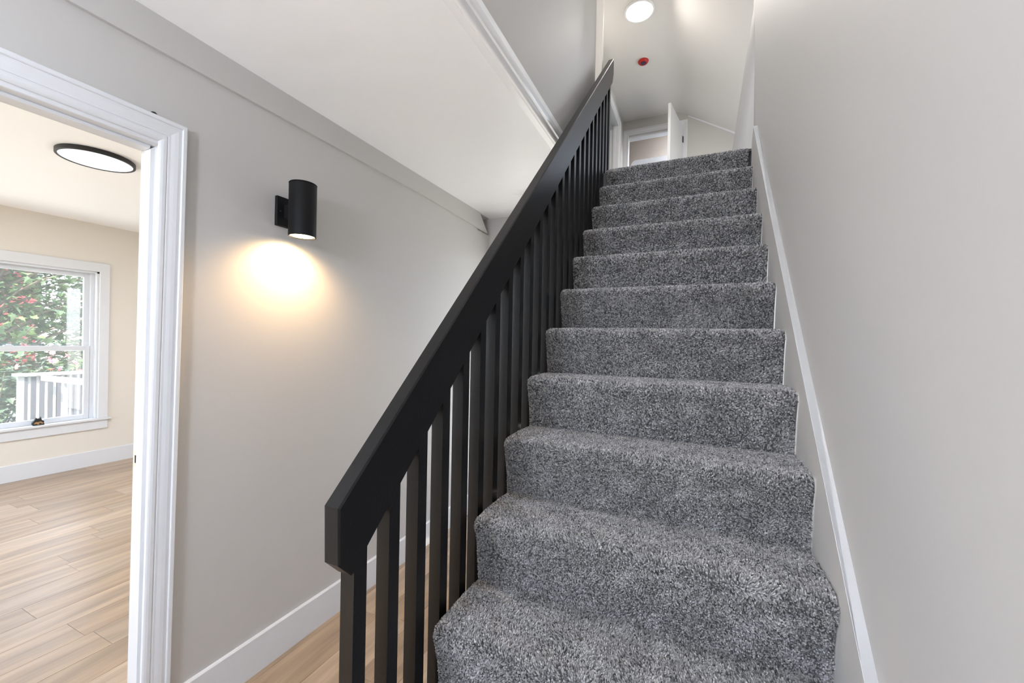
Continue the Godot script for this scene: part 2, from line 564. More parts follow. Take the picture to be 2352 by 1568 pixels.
	b.extrude(PackedVector2Array([Vector2(0.30, 0), Vector2(0.30, 0.02), Vector2(-2.0, 2.24), Vector2(-2.5, 2.24), Vector2(-2.5, 0)]), Vector3(-0.018, 0, 0), Vector3(0, 0, 1), Vector3.UP, Vector3.RIGHT, 0.004)
	struct_mesh("wall_understairs", b, M.wall)
	# side room
	b = MB.new()
	var X0 := ROOM_WALL - 0.14
	b.box(Vector3(X0, 0, -2.92), Vector3(ROOM_WALL, 2.8, -1.42))
	b.box(Vector3(X0, 0, -1.42), Vector3(ROOM_WALL, 0.50, -0.42))
	b.box(Vector3(X0, 2.179, -1.42), Vector3(ROOM_WALL, 2.8, -0.42))
	b.box(Vector3(X0, 0, -0.42), Vector3(ROOM_WALL, 2.8, 0.35))
	b.box(Vector3(X0, 0, 0.35), Vector3(ROOM_WALL, 0.50, 1.35))
	b.box(Vector3(X0, 2.179, 0.35), Vector3(ROOM_WALL, 2.8, 1.35))
	b.box(Vector3(X0, 0, 1.35), Vector3(ROOM_WALL, 2.8, 2.7))
	struct_mesh("wall_room_window", b, M.wall_room, "warm off white side room wall with the window")
	slab("wall_room_back", Vector3(ROOM_WALL, 0, -2.92), Vector3(-1.30, 2.8, -2.8), M.wall_room)
	b = MB.new()
	b.box(Vector3(ROOM_WALL, 0, 2.6), Vector3(-5.2, 2.8, 2.7))
	b.box(Vector3(-5.2, 2.25, 2.6), Vector3(-2.6, 2.8, 2.7))
	b.box(Vector3(-2.6, 0, 2.6), Vector3(-1.30, 2.8, 2.7))
	struct_mesh("wall_room_front", b, M.wall_room)
	slab("ceiling_room", Vector3(ROOM_WALL, ROOM_CEIL, -2.8), Vector3(-1.30, 2.8, 2.6), M.ceiling, "smooth white side room ceiling")
	baseboard("baseboard_left", Vector3(LEFT_WALL, 0, -0.022), Vector3(LEFT_WALL, 0, -2.5), Vector3.RIGHT)
	baseboard("baseboard_room", Vector3(ROOM_WALL, 0, -2.8), Vector3(ROOM_WALL, 0, 2.6), Vector3.RIGHT, 0.167)
	# skirt board of the stairs: wall coloured face, white top edge
	var line := [Vector2(0.62, 0.21), Vector2(-0.063, 0.912), Vector2(-0.507, 1.369), Vector2(-1.127, 2.017), Vector2(-1.79, 2.722)]
	var poly := PackedVector2Array()
	for p in line: poly.append(p)
	poly.append_array([Vector2(-1.86, 2.66), Vector2(-1.86, 2.3), Vector2(0.62, 0.0)])
	b = MB.new()
	b.extrude(poly, Vector3(0.855, 0, 0), Vector3(0, 0, 1), Vector3.UP, Vector3.RIGHT, RIGHT_WALL - 0.855)
	var sk := struct_mesh("baseboard_stairs", b, M.wall, "sloping skirt board beside the carpeted steps")
	b = MB.new()
	var cap := PackedVector2Array()
	for p in line: cap.append(p)
	cap.append(Vector2(-1.793, 2.726))
	for k in range(line.size() - 1, -1, -1): cap.append(line[k] + Vector2(-0.0022, 0.0022))
	b.extrude(cap, Vector3(0.8545, 0, 0), Vector3(0, 0, 1), Vector3.UP, Vector3.RIGHT, RIGHT_WALL - 0.8545)
	var ce := put(b.mesh(), "top_edge", M.trim_gloss, sk)
	ce.set_meta("label", "white painted top edge")

# ------------------------------------------------------------------ doors and windows
func doors() -> void:
	# doorway to the side room: frame only, slightly out of plumb
	var d := struct("door_1", "white moulded doorway into the bright side room")
	var N := Vector3.RIGHT
	var F := LEFT_WALL
	var P := [Vector3(F, 0, -0.012), Vector3(F, 2.262, -0.040), Vector3(F, 2.268, 0.98), Vector3(F, 0, 0.98)]
	var Mi := [Vector3(0, 0, 1), Vector3(0, -1, 1), Vector3(0, -1, -1), Vector3(0, 0, -1)]
	casing(d, P, Mi, N, M.trim, 0.082)
	# jambs and head with stops
	for s in [0, 1]:
		var b := MB.new()
		var z0 := 0.028 if s == 0 else 0.86
		b.extrude(PackedVector2Array([Vector2(z0 + 0.024, 0), Vector2(z0, 0), Vector2(z0, 2.19), Vector2(z0 + (0.008 if s == 0 else 0.024), 2.19)]) if s == 0 else PackedVector2Array([Vector2(0.885, 0), Vector2(0.909, 0), Vector2(0.909, 2.19), Vector2(0.885, 2.19)]), Vector3(-1.303, 0, 0), Vector3(0, 0, 1), Vector3.UP, Vector3.RIGHT, 0.125)
		put(b.mesh(), "jamb", M.trim, d)
	box_part("head_jamb", Vector3(-1.303, 2.168, 0.036), Vector3(-1.178, 2.194, 0.909), M.trim, d)
	var sb := MB.new()
	sb.extrude(PackedVector2Array([Vector2(0.052, 0), Vector2(0.064, 0), Vector2(0.048, 2.156), Vector2(0.036, 2.168)]), Vector3(-1.255, 0, 0), Vector3(0, 0, 1), Vector3.UP, Vector3.RIGHT, 0.042)
	put(sb.mesh(), "door_stop", M.trim, d)
	box_part("door_stop", Vector3(-1.255, 2.156, 0.048), Vector3(-1.213, 2.168, 0.885), M.trim, d)
	# strike plate on the jamb behind the stop
	var sp := put_box("strike_plate", Vector3(-1.299, 1.005, 0.0435), Vector3(-1.268, 1.064, 0.0455), M.chrome, d, 0.0)
	put_box("latch_hole", Vector3(-1.289, 1.020, 0.0450), Vector3(-1.274, 1.048, 0.0462), M.hole, sp, 0.0)
	for y in [1.011, 1.056]:
		put_box("screw", Vector3(-1.279, y, 0.0450), Vector3(-1.275, y + 0.004, 0.0462), M.hole, sp, 0.0)

	# bedroom doorway on the left of the landing
	d = struct("door_2", "white doorway on the left of the landing")
	P = [Vector3(-0.5, UP_FLOOR, -4.34), Vector3(-0.5, 4.775, -4.34), Vector3(-0.5, 4.775, -5.30), Vector3(-0.5, UP_FLOOR, -5.30)]
	Mi = [Vector3(0, 0, -1), Vector3(0, -1, -1), Vector3(0, -1, 1), Vector3(0, 0, 1)]
	casing(d, P, Mi, N, M.trim, 0.085)
	box_part("jamb", Vector3(-0.622, UP_FLOOR, -4.442), Vector3(-0.498, 4.70, -4.42), M.trim, d)
	box_part("jamb", Vector3(-0.622, UP_FLOOR, -5.22), Vector3(-0.498, 4.70, -5.198), M.trim, d)
	box_part("head_jamb", Vector3(-0.622, 4.678, -5.198), Vector3(-0.498, 4.70, -4.442), M.trim, d)
	box_part("door_stop", Vector3(-0.575, UP_FLOOR, -5.198), Vector3(-0.54, 4.678, -5.186), M.trim, d)

	# bathroom door at the end of the landing, standing open
	d = struct("door_3", "white bathroom door standing open at the end of the landing")
	N = Vector3(0, 0, 1)
	P = [Vector3(-0.512, UP_FLOOR, -5.65), Vector3(-0.50, 4.80, -5.65), Vector3(0.425, 4.80, -5.65), Vector3(0.425, UP_FLOOR, -5.65)]
	Mi = [Vector3(1, 0, 0), Vector3(1, -1, 0), Vector3(-1, -1, 0), Vector3(-1, 0, 0)]
	casing(d, P, Mi, N, M.trim, 0.082)
	box_part("jamb", Vector3(-0.445, UP_FLOOR, -5.772), Vector3(-0.423, 4.70, -5.648), M.trim, d)
	box_part("jamb", Vector3(0.328, UP_FLOOR, -5.772), Vector3(0.35, 4.70, -5.648), M.trim, d)
	box_part("head_jamb", Vector3(-0.423, 4.678, -5.772), Vector3(0.328, 4.70, -5.648), M.trim, d)
	var leaf := Node3D.new()
	leaf.name = "door_leaf"
	d.add_child(leaf)
	leaf.position = Vector3(0.326, UP_FLOOR, -5.634)
	leaf.rotation.y = deg_to_rad(80.0)
	var lb := MB.new()
	lb.cbox(Vector3(-0.735, 0.01, 0.0), Vector3(0.0, 2.005, 0.036), 0.002)
	put(lb.mesh(), "slab", M.trim, leaf)
	for y in [1.78, 1.0, 0.2]:
		var hb := MB.new()
		hb.lathe(PackedVector2Array([Vector2(0, 0), Vector2(0.007, 0), Vector2(0.007, 0.09), Vector2(0, 0.09)]), Vector3(0.006, y, 0.04), Vector3.UP, 12)
		hb.box(Vector3(-0.03, y, 0.0361), Vector3(0.006, y + 0.09, 0.0385))
		put(hb.mesh(), "hinge", M.black_metal, leaf)

	# back door added to let daylight into the far end of the hall
	d = struct("added_door_5", "added white glazed door letting daylight into the far end of the hall")
	for z in [[-1.14, -1.10], [-0.10, -0.06]]:
		box_part("jamb", Vector3(z[0], 0, -2.62), Vector3(z[1], 2.33, -2.5), M.trim, d)
	box_part("head_jamb", Vector3(-1.10, 2.29, -2.62), Vector3(-0.10, 2.33, -2.5), M.trim, d)
	box_part("stile", Vector3(-1.10, 0.01, -2.58), Vector3(-1.03, 2.29, -2.54), M.trim, d)
	box_part("stile", Vector3(-0.17, 0.01, -2.58), Vector3(-0.10, 2.29, -2.54), M.trim, d)
	box_part("rail", Vector3(-1.03, 0.01, -2.58), Vector3(-0.17, 0.20, -2.54), M.trim, d)
	box_part("rail", Vector3(-1.03, 2.21, -2.58), Vector3(-0.17, 2.29, -2.54), M.trim, d)
	put_box("pane", Vector3(-1.03, 0.20, -2.562), Vector3(-0.17, 2.21, -2.558), M.glass, d, 0.0)
	# unseen glazed front door behind the camera, added for daylight in the hall
	d = struct("added_door_4")
	for z in [[-0.95, -0.91], [0.51, 0.55]]:
		box_part("jamb", Vector3(z[0], 0, 2.6), Vector3(z[1], 2.25, 2.7), M.trim, d)
	box_part("head_jamb", Vector3(-0.91, 2.2, 2.6), Vector3(0.51, 2.25, 2.7), M.trim, d)
	box_part("stile", Vector3(-0.91, 0.01, 2.62), Vector3(-0.80, 2.2, 2.66), M.trim, d)
	box_part("stile", Vector3(0.40, 0.01, 2.62), Vector3(0.51, 2.2, 2.66), M.trim, d)
	box_part("rail", Vector3(-0.80, 0.01, 2.62), Vector3(0.40, 1.05, 2.66), M.trim, d)
	box_part("rail", Vector3(-0.80, 2.1, 2.62), Vector3(0.40, 2.2, 2.66), M.trim, d)
	put_box("pane", Vector3(-0.80, 1.05, 2.638), Vector3(0.40, 2.1, 2.642), M.glass, d, 0.0)

func put_box(called: String, lo: Vector3, hi: Vector3, m: Material, parent: Node, e: float) -> MeshInstance3D:
	return box_part(called, lo, hi, m, parent, e)

func double_hung(called: String, label: String, z0: float, z1: float) -> void:
	var w := struct(called, label)
	var X := ROOM_WALL
	var y0 := 0.53
	var y1 := 2.179
	# flat casing, stool and apron
	for s in [[z0 - 0.085, z0], [z1, z1 + 0.085]]:
		box_part("casing", Vector3(X, y0, s[0]), Vector3(X + 0.02, y1 + 0.10, s[1]), M.trim, w)
	box_part("casing", Vector3(X, y1, z0 - 0.085), Vector3(X + 0.019, y1 + 0.10, z1 + 0.085), M.trim, w)
	box_part("stool", Vector3(X - 0.03, 0.508, z0 - 0.108), Vector3(X + 0.042, 0.53, z1 + 0.108), M.trim, w)
	box_part("apron", Vector3(X, 0.408, z0 - 0.085), Vector3(X + 0.019, 0.508, z1 + 0.085), M.trim, w)
	# box frame lining the opening
	var fr := MB.new()
	fr.box(Vector3(X - 0.13, 0.50, z0 - 0.002), Vector3(X, y1, z0 + 0.018))
	fr.box(Vector3(X - 0.13, 0.50, z1 - 0.018), Vector3(X, y1, z1 + 0.002))
	fr.box(Vector3(X - 0.13, y1 - 0.018, z0), Vector3(X, y1 + 0.002, z1))
	fr.box(Vector3(X - 0.135, 0.498, z0), Vector3(X - 0.028, 0.528, z1))
	# balance tracks
	fr.box(Vector3(X - 0.125, 0.528, z0 + 0.018), Vector3(X - 0.055, y1 - 0.018, z0 + 0.05))
	fr.box(Vector3(X - 0.125, 0.528, z1 - 0.05), Vector3(X - 0.055, y1 - 0.018, z1 - 0.018))
	put(fr.mesh(), "frame", M.vinyl, w)
	var mid := 1.30
	for up in [0, 1]:
		var sx := X - 0.085 if up == 0 else X - 0.118
		var a := z0 + 0.045
		var c := z1 - 0.045
		var lo := 0.528 if up == 0 else mid - 0.01
		var hi := mid + 0.045 if up == 0 else y1 - 0.016
		var sash := MB.new()
		var t := 0.05
		sash.cbox(Vector3(sx, lo, a), Vector3(sx + 0.03, hi, a + t), 0.003)
		sash.cbox(Vector3(sx, lo, c - t), Vector3(sx + 0.03, hi, c), 0.003)
		sash.cbox(Vector3(sx, lo, a + t), Vector3(sx + 0.03, lo + 0.052, c - t), 0.003)
		sash.cbox(Vector3(sx, hi - 0.05, a + t), Vector3(sx + 0.03, hi, c - t), 0.003)
		var so := put(sash.mesh(), "sash", M.vinyl, w)
		put_box("pane", Vector3(sx + 0.013, lo + 0.05, a + t - 0.004), Vector3(sx + 0.017, hi - 0.048, c - t + 0.004), M.glass, so, 0.0)
		if up == 0:
			for k in [0.36, 0.68]:
				var zz := lerpf(z1, z0, k)
				var lk := MB.new()
				lk.cbox(Vector3(sx - 0.004, hi, zz - 0.032), Vector3(sx + 0.028, hi + 0.010, zz + 0.032), 0.003)
				lk.cbox(Vector3(sx + 0.002, hi + 0.010, zz - 0.02), Vector3(sx + 0.02, hi + 0.020, zz + 0.012), 0.003)
				put(lk.mesh(), "sash_lock", M.vinyl, so)

func windows() -> void:
	double_hung("window_1", "white double hung window looking onto trees and a deck railing", -1.42, -0.42)
	double_hung("added_window_2", "", 0.35, 1.35)  # unseen second window, added to bring daylight into the side room
	var w := struct("added_window_4")  # unseen window added for daylight high in the stairwell
	box_part("frame", Vector3(-0.05, 3.85, 1.0), Vector3(0.0, 4.45, 1.1), M.trim, w)
	box_part("frame", Vector3(0.75, 3.85, 1.0), Vector3(0.80, 4.45, 1.1), M.trim, w)
	box_part("frame", Vector3(0.0, 3.85, 1.0), Vector3(0.75, 3.90, 1.1), M.trim, w)
	box_part("frame", Vector3(0.0, 4.40, 1.0), Vector3(0.75, 4.45, 1.1), M.trim, w)
	put_box("pane", Vector3(0.0, 3.90, 1.05), Vector3(0.75, 4.40, 1.054), M.glass, w, 0.0)
	w = struct("added_window_5")  # unseen window added to throw daylight onto the landing
	box_part("frame", Vector3(1.62, 2.95, -5.2), Vector3(1.70, 4.0, -5.15), M.trim, w)
	box_part("frame", Vector3(1.62, 2.95, -2.65), Vector3(1.70, 4.0, -2.6), M.trim, w)
	box_part("frame", Vector3(1.62, 2.95, -5.15), Vector3(1.70, 3.0, -2.65), M.trim, w)
	box_part("frame", Vector3(1.62, 3.95, -5.15), Vector3(1.70, 4.0, -2.65), M.trim, w)
	put_box("pane", Vector3(1.655, 3.0, -5.15), Vector3(1.66, 3.95, -2.65), M.glass, w, 0.0)
	w = struct("added_window_3")  # unseen patio glazing added to brighten the side room ceiling
	box_part("frame", Vector3(-5.2, 0.0, 2.6), Vector3(-5.14, 2.25, 2.7), M.trim, w)
	box_part("frame", Vector3(-2.66, 0.0, 2.6), Vector3(-2.6, 2.25, 2.7), M.trim, w)
	box_part("frame", Vector3(-5.14, 0.0, 2.6), Vector3(-2.66, 0.05, 2.7), M.trim, w)
	box_part("frame", Vector3(-5.14, 2.19, 2.6), Vector3(-2.66, 2.25, 2.7), M.trim, w)
	box_part("meeting_stile", Vector3(-3.93, 0.05, 2.62), Vector3(-3.87, 2.19, 2.68), M.trim, w)
	put_box("pane", Vector3(-5.14, 0.05, 2.64), Vector3(-3.93, 2.19, 2.645), M.glass, w, 0.0)
	put_box("pane", Vector3(-3.87, 0.05, 2.64), Vector3(-2.66, 2.19, 2.645), M.glass, w, 0.0)

# ------------------------------------------------------------------ stairs
var nz := FastNoiseLite.new()

func step_profile(i: int) -> PackedVector2Array:
	# (z, y) from the foot of the riser over the rounded nosing to the back of the tread
	var z := -RUN * i
	var y := NOSE_Y + RISE * i
	var ov := 0.03
	var r := 0.024
	var p := PackedVector2Array()
	var foot := y - RISE if i > -3 else 0.0
	for k in 7:
		var t := k / 7.0
		p.append(Vector2(lerpf(z - ov, z - 0.004, t * t * 0.6 + t * 0.4), lerpf(foot, y - r - 0.012, t)))
	for k in 9:
		var a := deg_to_rad(-12.0 + 102.0 * k / 8.0)
		p.append(Vector2(z - r + r * cos(a), y - r + r * sin(a)))
	var back := z - RUN - ov if i < 10 else z - RUN * 1.2
	for k in range(1, 7):
		p.append(Vector2(lerpf(z - r, back, k / 6.0), y + 0.0035 * sin(PI * k / 6.0)))
	return p

func carpet_step(i: int, parent: Node) -> void:
	var p := step_profile(i)
	var m := p.size()
	var nn := PackedVector2Array()
	for k in m:
		var d := (p[mini(k + 1, m - 1)] - p[maxi(k - 1, 0)]).normalized()
		nn.append(Vector2(d.y, -d.x))       # outward: towards +z and up
	for k in m:
		if nn[k].x + nn[k].y < 0: nn[k] = -nn[k]
	var e := 0.016
	var rings := [[0.0, e, PI / 2]]
	for k in range(3, -1, -1):
		var a := PI / 2 * k / 4.0
		rings.append([e - e * sin(a), e - e * cos(a), a])
	rings.append([STAIR_W, 0.0, 0.0])
	var b := MB.new()
	for j in rings.size() - 1:
		for k in m - 1:
			var q: Array[Vector3] = []
			var qn: Array[Vector3] = []
			for s in [[j, k], [j + 1, k], [j + 1, k + 1], [j, k + 1]]:
				var R: Array = rings[s[0]]
				var c := p[s[1]] - nn[s[1]] * float(R[1])
				q.append(Vector3(R[0], c.y, c.x))
				qn.append(Vector3(-sin(R[2]), nn[s[1]].y * cos(R[2]), nn[s[1]].x * cos(R[2])).normalized())
			b.quad_s(q[0], q[1], q[2], q[3], qn[0], qn[1], qn[2], qn[3])
	# left end
	var poly := PackedVector2Array()
	for k in m: poly.append(p[k] - nn[k] * e)
	poly.append(Vector2(p[m - 1].x, p[0].y))
	var ids := Geometry2D.triangulate_polygon(poly)
	for t in range(0, ids.size(), 3):
		b.tri(Vector3(0, poly[ids[t]].y, poly[ids[t]].x), Vector3(0, poly[ids[t + 1]].y, poly[ids[t + 1]].x), Vector3(0, poly[ids[t + 2]].y, poly[ids[t + 2]].x), Vector3.LEFT, Vector3.LEFT, Vector3.LEFT)
	var st := put(b.mesh(), "carpeted_step", M.carpet_back, parent)
	# pile
	var sp := 0.0033 if i < 3 else (0.0042 if i < 6 else 0.0055)
	if i < 0: sp = 0.007
	var lens := PackedFloat32Array([0.0])
	for k in range(1, m): lens.append(lens[k - 1] + p[k].distance_to(p[k - 1]))
	var total := lens[m - 1]
	var nu := int(total / sp)
	var nv := int((STAIR_W + 0.006) / sp)
	var buf := PackedFloat32Array()
	buf.resize(nu * nv * 16)
	var o := 0
	var seg := 0
	for a in nu:
		for c in nv:
			var s := clampf((a + rng.randf()) * sp, 0.0, total)
			seg = clampi(seg, 0, m - 2)
			while seg < m - 2 and s > lens[seg + 1]: seg += 1
			while seg > 0 and s < lens[seg]: seg -= 1
			var t := (s - lens[seg]) / (lens[seg + 1] - lens[seg])
			var pos := p[seg].lerp(p[seg + 1], t)
			var pn := nn[seg].lerp(nn[seg + 1], t).normalized()
			var xa := (c + rng.randf()) * sp - 0.006
			var P3: Vector3
			var N3: Vector3
			if xa < e:
				var th := clampf((e - xa) / (e * 1.57), 0.0, 1.0) * PI / 2
				var pp := pos - pn * (e - e * cos(th))
				P3 = Vector3(e - e * sin(th), pp.y, pp.x)
				N3 = Vector3(-sin(th), pn.y * cos(th), pn.x * cos(th))
			else:
				P3 = Vector3(minf(xa, STAIR_W), pos.y, pos.x)
				N3 = Vector3(0, pn.y, pn.x)
			# the pile leans in soft patches
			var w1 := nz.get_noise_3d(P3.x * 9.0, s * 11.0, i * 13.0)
			var w2 := nz.get_noise_3d(P3.x * 9.0 + 70.0, s * 11.0, i * 13.0)
			var lean := Vector3(w1 * 1.6 + rng.randfn(0.0, 0.30), w2 * 1.5 + 0.6 * pn.x + rng.randfn(0.0, 0.30), -0.9 * pn.y + w2 * 1.1 + rng.randfn(0.0, 0.30))
			var Y := (N3 + lean - N3 * lean.dot(N3)).normalized()
			var X := Y.cross(Vector3(0.31, 0.22, 0.92)).normalized()
			var Z := X.cross(Y)
			var k := sp / 0.0033
			var hs := rng.randf_range(0.8, 1.2)
			var ws := k * rng.randf_range(0.85, 1.2)
			X *= ws; Z *= ws; Y *= hs
			buf[o] = X.x; buf[o + 1] = Y.x; buf[o + 2] = Z.x; buf[o + 3] = P3.x
			buf[o + 4] = X.y; buf[o + 5] = Y.y; buf[o + 6] = Z.y; buf[o + 7] = P3.y
			buf[o + 8] = X.z; buf[o + 9] = Y.z; buf[o + 10] = Z.z; buf[o + 11] = P3.z
			var g := 0.225 * (1.0 + rng.randfn(0.0, 0.5) + w1 * 0.38)  # noise patches put the shading of leaning pile into the colour
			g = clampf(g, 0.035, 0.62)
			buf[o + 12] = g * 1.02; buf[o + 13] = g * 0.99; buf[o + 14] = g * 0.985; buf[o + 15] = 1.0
			o += 16
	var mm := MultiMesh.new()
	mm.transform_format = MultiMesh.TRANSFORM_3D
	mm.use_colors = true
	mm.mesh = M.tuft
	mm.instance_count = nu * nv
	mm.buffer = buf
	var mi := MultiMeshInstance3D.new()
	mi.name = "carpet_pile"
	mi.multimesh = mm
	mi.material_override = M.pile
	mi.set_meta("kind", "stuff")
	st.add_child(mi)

func staircase() -> void:
	nz.seed = 44
	nz.frequency = 1.0
	nz.fractal_octaves = 2
	var tb := MB.new()
	tb.lathe(PackedVector2Array([Vector2(0.0013, -0.002), Vector2(0.0019, 0.0022), Vector2(0.0017, 0.005), Vector2(0.0, 0.0066)]), Vector3.ZERO, Vector3.UP, 5, 80.0)
	M.tuft = tb.mesh()
	var s := thing("staircase", "straight staircase covered in plush grey carpet", "staircase")
	rng.seed = 1234
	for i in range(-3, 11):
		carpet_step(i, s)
	# cut stringer under the open side
	var pts := PackedVector2Array()
	for i in range(-3, 10):
		var z := -RUN * i - 0.034
		pts.append(Vector2(z, maxf(NOSE_Y + RISE * (i - 1) - 0.016, 0.0)))
		pts.append(Vector2(z, NOSE_Y + RISE * i - 0.018))
	pts.append(Vector2(-RUN * 10 - 0.034, NOSE_Y + RISE * 9 - 0.016))
	pts.append(Vector2(-RUN * 10 - 0.034, 2.3))
	pts.append(Vector2(0.42, 0.0))
	var b := MB.new()
	b.extrude(pts, Vector3(-0.002, 0, 0), Vector3(0, 0, 1), Vector3.UP, Vector3.LEFT, 0.012)
	put(b.mesh(), "stringer", M.black_paint, s)

func balustrade() -> void:
	var t := thing("balustrade", "black painted wooden balustrade with square balusters beside the stairs", "balustrade")
	var slope := 0.971
	var top := func(z: float) -> float: return 1.176 + slope * (0.28 - z)
	var V := 0.174
	# handrail: a plank on edge, lower end cut plumb with its bottom corner sawn off
	var pf := PackedVector2Array([Vector2(0.28, 1.176), Vector2(0.2775, 1.068), Vector2(0.244, 1.033), Vector2(-2.225, top.call(-2.225) - V), Vector2(-2.262, top.call(-2.262) - 0.125), Vector2(-2.262, top.call(-2.262) - 0.008), Vector2(-2.254, top.call(-2.254))])
	var b := MB.new()
	rail_solid(b, pf, -0.060, -0.0195, 0.0035)
	put(b.mesh(), "handrail", M.black_paint, t)
	# balusters, tops cut to the slope of the rail
	for k in 25:
		var z1 := 0.240 - 0.0988 * k
		var z0 := z1 - 0.034
		var zc := (z0 + z1) * 0.5
		var i := -zc / RUN
		var low := maxf(NOSE_Y + RISE * i - 0.34, 0.001)
		var h0: float = top.call(z0) - V + 0.004
		var h1: float = top.call(z1) - V + 0.004
		var m := MB.new()
		m.extrude(PackedVector2Array([Vector2(z1 - 0.002, low), Vector2(z1, low + 0.002), Vector2(z1, h1), Vector2(z0, h0), Vector2(z0, low + 0.002), Vector2(z0 + 0.002, low)]), Vector3(-0.0545, 0, 0), Vector3(0, 0, 1), Vector3.UP, Vector3.RIGHT, 0.0345)
		put(m.mesh(), "baluster", M.black_paint, t)

func rail_solid(b: MB, poly: PackedVector2Array, x0: float, x1: float, e: float) -> void:
	# extruded polygon with chamfered long edges
	var p := poly.duplicate()
	var area := 0.0
	for i in p.size(): area += p[i].cross(p[(i + 1) % p.size()])
	if area < 0: p.reverse()
	var inner := Geometry2D.offset_polygon(p, -e, Geometry2D.JOIN_MITER)[0]
	# match inner vertices with the nearest outer ones
	var q := PackedVector2Array()
	for a in p:
		var best := inner[0]
		for c in inner:
			if c.distance_to(a) < best.distance_to(a): best = c
		q.append(best)
	var m := p.size()
	var P := func(v: Vector2, x: float) -> Vector3: return Vector3(x, v.y, v.x)
	for i in m:
		var j := (i + 1) % m
		var d := (p[j] - p[i]).normalized()
		var o := Vector3(0, -d.x, d.y)     # outward in (z, y)
		b.quad(P.call(p[i], x0 + e), P.call(p[j], x0 + e), P.call(p[j], x1 - e), P.call(p[i], x1 - e), o)
		b.quad(P.call(p[i], x1 - e), P.call(p[j], x1 - e), P.call(q[j], x1), P.call(q[i], x1), o + Vector3.RIGHT)
		b.quad(P.call(p[i], x0 + e), P.call(p[j], x0 + e), P.call(q[j], x0), P.call(q[i], x0), o + Vector3.LEFT)
	var ids := Geometry2D.triangulate_polygon(q)
	for t in range(0, ids.size(), 3):
		for s in [[x0, Vector3.LEFT], [x1, Vector3.RIGHT]]:
			b.tri(P.call(q[ids[t]], s[0]), P.call(q[ids[t + 1]], s[0]), P.call(q[ids[t + 2]], s[0]), s[1], s[1], s[1])

# ------------------------------------------------------------------ fittings
func sconce() -> void:
	var t := thing("wall_sconce", "black cylinder wall sconce glowing downwards on the greige hall wall", "wall lamp", Vector3(LEFT_WALL, 1.95, -0.46))
	box_part("back_plate", Vector3(0, 0.05, -0.06), Vector3(0.016, 0.185, 0.06), M.sconce_black, t, 0.002)
	for z in [-0.042, 0.042]:
		var sb := MB.new()
		sb.lathe(PackedVector2Array([Vector2(0.0045, 0), Vector2(0.0045, 0.0015), Vector2(0.002, 0.003), Vector2(0, 0.003)]), Vector3(0.016, 0.118, z), Vector3.RIGHT, 12)
		put(sb.mesh(), "screw", M.black_metal, t)
	box_part("arm", Vector3(0.014, 0.085, -0.025), Vector3(0.062, 0.150, 0.025), M.sconce_black, t, 0.002)
	var c := Vector3(0.108, 0, 0)
	var b := MB.new()
	b.lathe(PackedVector2Array([Vector2(0.0, 0.232), Vector2(0.053, 0.232), Vector2(0.0535, 0.231), Vector2(0.0535, 0.014), Vector2(0.0535, 0.0), Vector2(0.057, 0.0), Vector2(0.058, 0.001), Vector2(0.058, 0.233), Vector2(0.0575, 0.2345), Vector2(0.055, 0.235), Vector2(0.0548, 0.237), Vector2(0.0585, 0.238), Vector2(0.0585, 0.2405), Vector2(0.057, 0.242), Vector2(0, 0.242)]), c, Vector3.UP, 64)
	put(b.mesh(), "shade", M.sconce_black, t)
	var d := MB.new()
	d.lathe(PackedVector2Array([Vector2(0.0, 0.020), Vector2(0.0525, 0.020), Vector2(0.0525, 0.007), Vector2(0.049, 0.0045), Vector2(0.0, 0.003)]), c, Vector3.UP, 48)
	put(d.mesh(), "light_lens", glow(Color8(255, 226, 176), 7.0), t)
	var l := SpotLight3D.new()
	l.name = "sconce_spot"
	t.add_child(l)
	l.position = c + Vector3(0, 0.012, 0)
	l.rotation_degrees = Vector3(-90, 0, 0)
	l.spot_angle = 82.0
	l.spot_angle_attenuation = 1.0
	l.spot_range = 20.0
	l.spot_attenuation = 2.0
	l.light_size = 0.03
	l.light_energy = 0.28
	l.light_color = Color8(255, 212, 156)
	l.shadow_enabled = true

func added_globe_light(label: String, at: Vector3, energy: float, c: Color) -> void:  # unseen pendant added to brighten the hall walls and ceiling
	var t := thing("ceiling_light", label, "ceiling light", at)
	var b := MB.new()
	b.lathe(PackedVector2Array([Vector2(0, 0), Vector2(0.06, 0), Vector2(0.06, -0.015), Vector2(0.02, -0.03), Vector2(0.012, -0.035), Vector2(0.012, -0.40), Vector2(0.03, -0.41), Vector2(0.03, -0.43), Vector2(0, -0.43)]), Vector3.ZERO, Vector3.UP, 32)
	put(b.mesh(), "stem", M.white_plastic, t)
	b = MB.new()
	var p := PackedVector2Array()
	for k in 17:
		var a := PI * k / 16.0
		p.append(Vector2(0.1 * sin(a), -0.52 + 0.1 * cos(a)))
	b.lathe(p, Vector3.ZERO, Vector3.UP, 40)
	put(b.mesh(), "added_light_globe", glow(c, 3.0), t)
	var l := OmniLight3D.new()
	l.name = "added_globe_fill"
	t.add_child(l)
	l.position = Vector3(0, -0.52, 0)
	l.light_size = 0.1
	l.light_energy = energy
	l.light_color = c
	l.omni_range = 20.0
	l.omni_attenuation = 2.0
	l.shadow_enabled = true

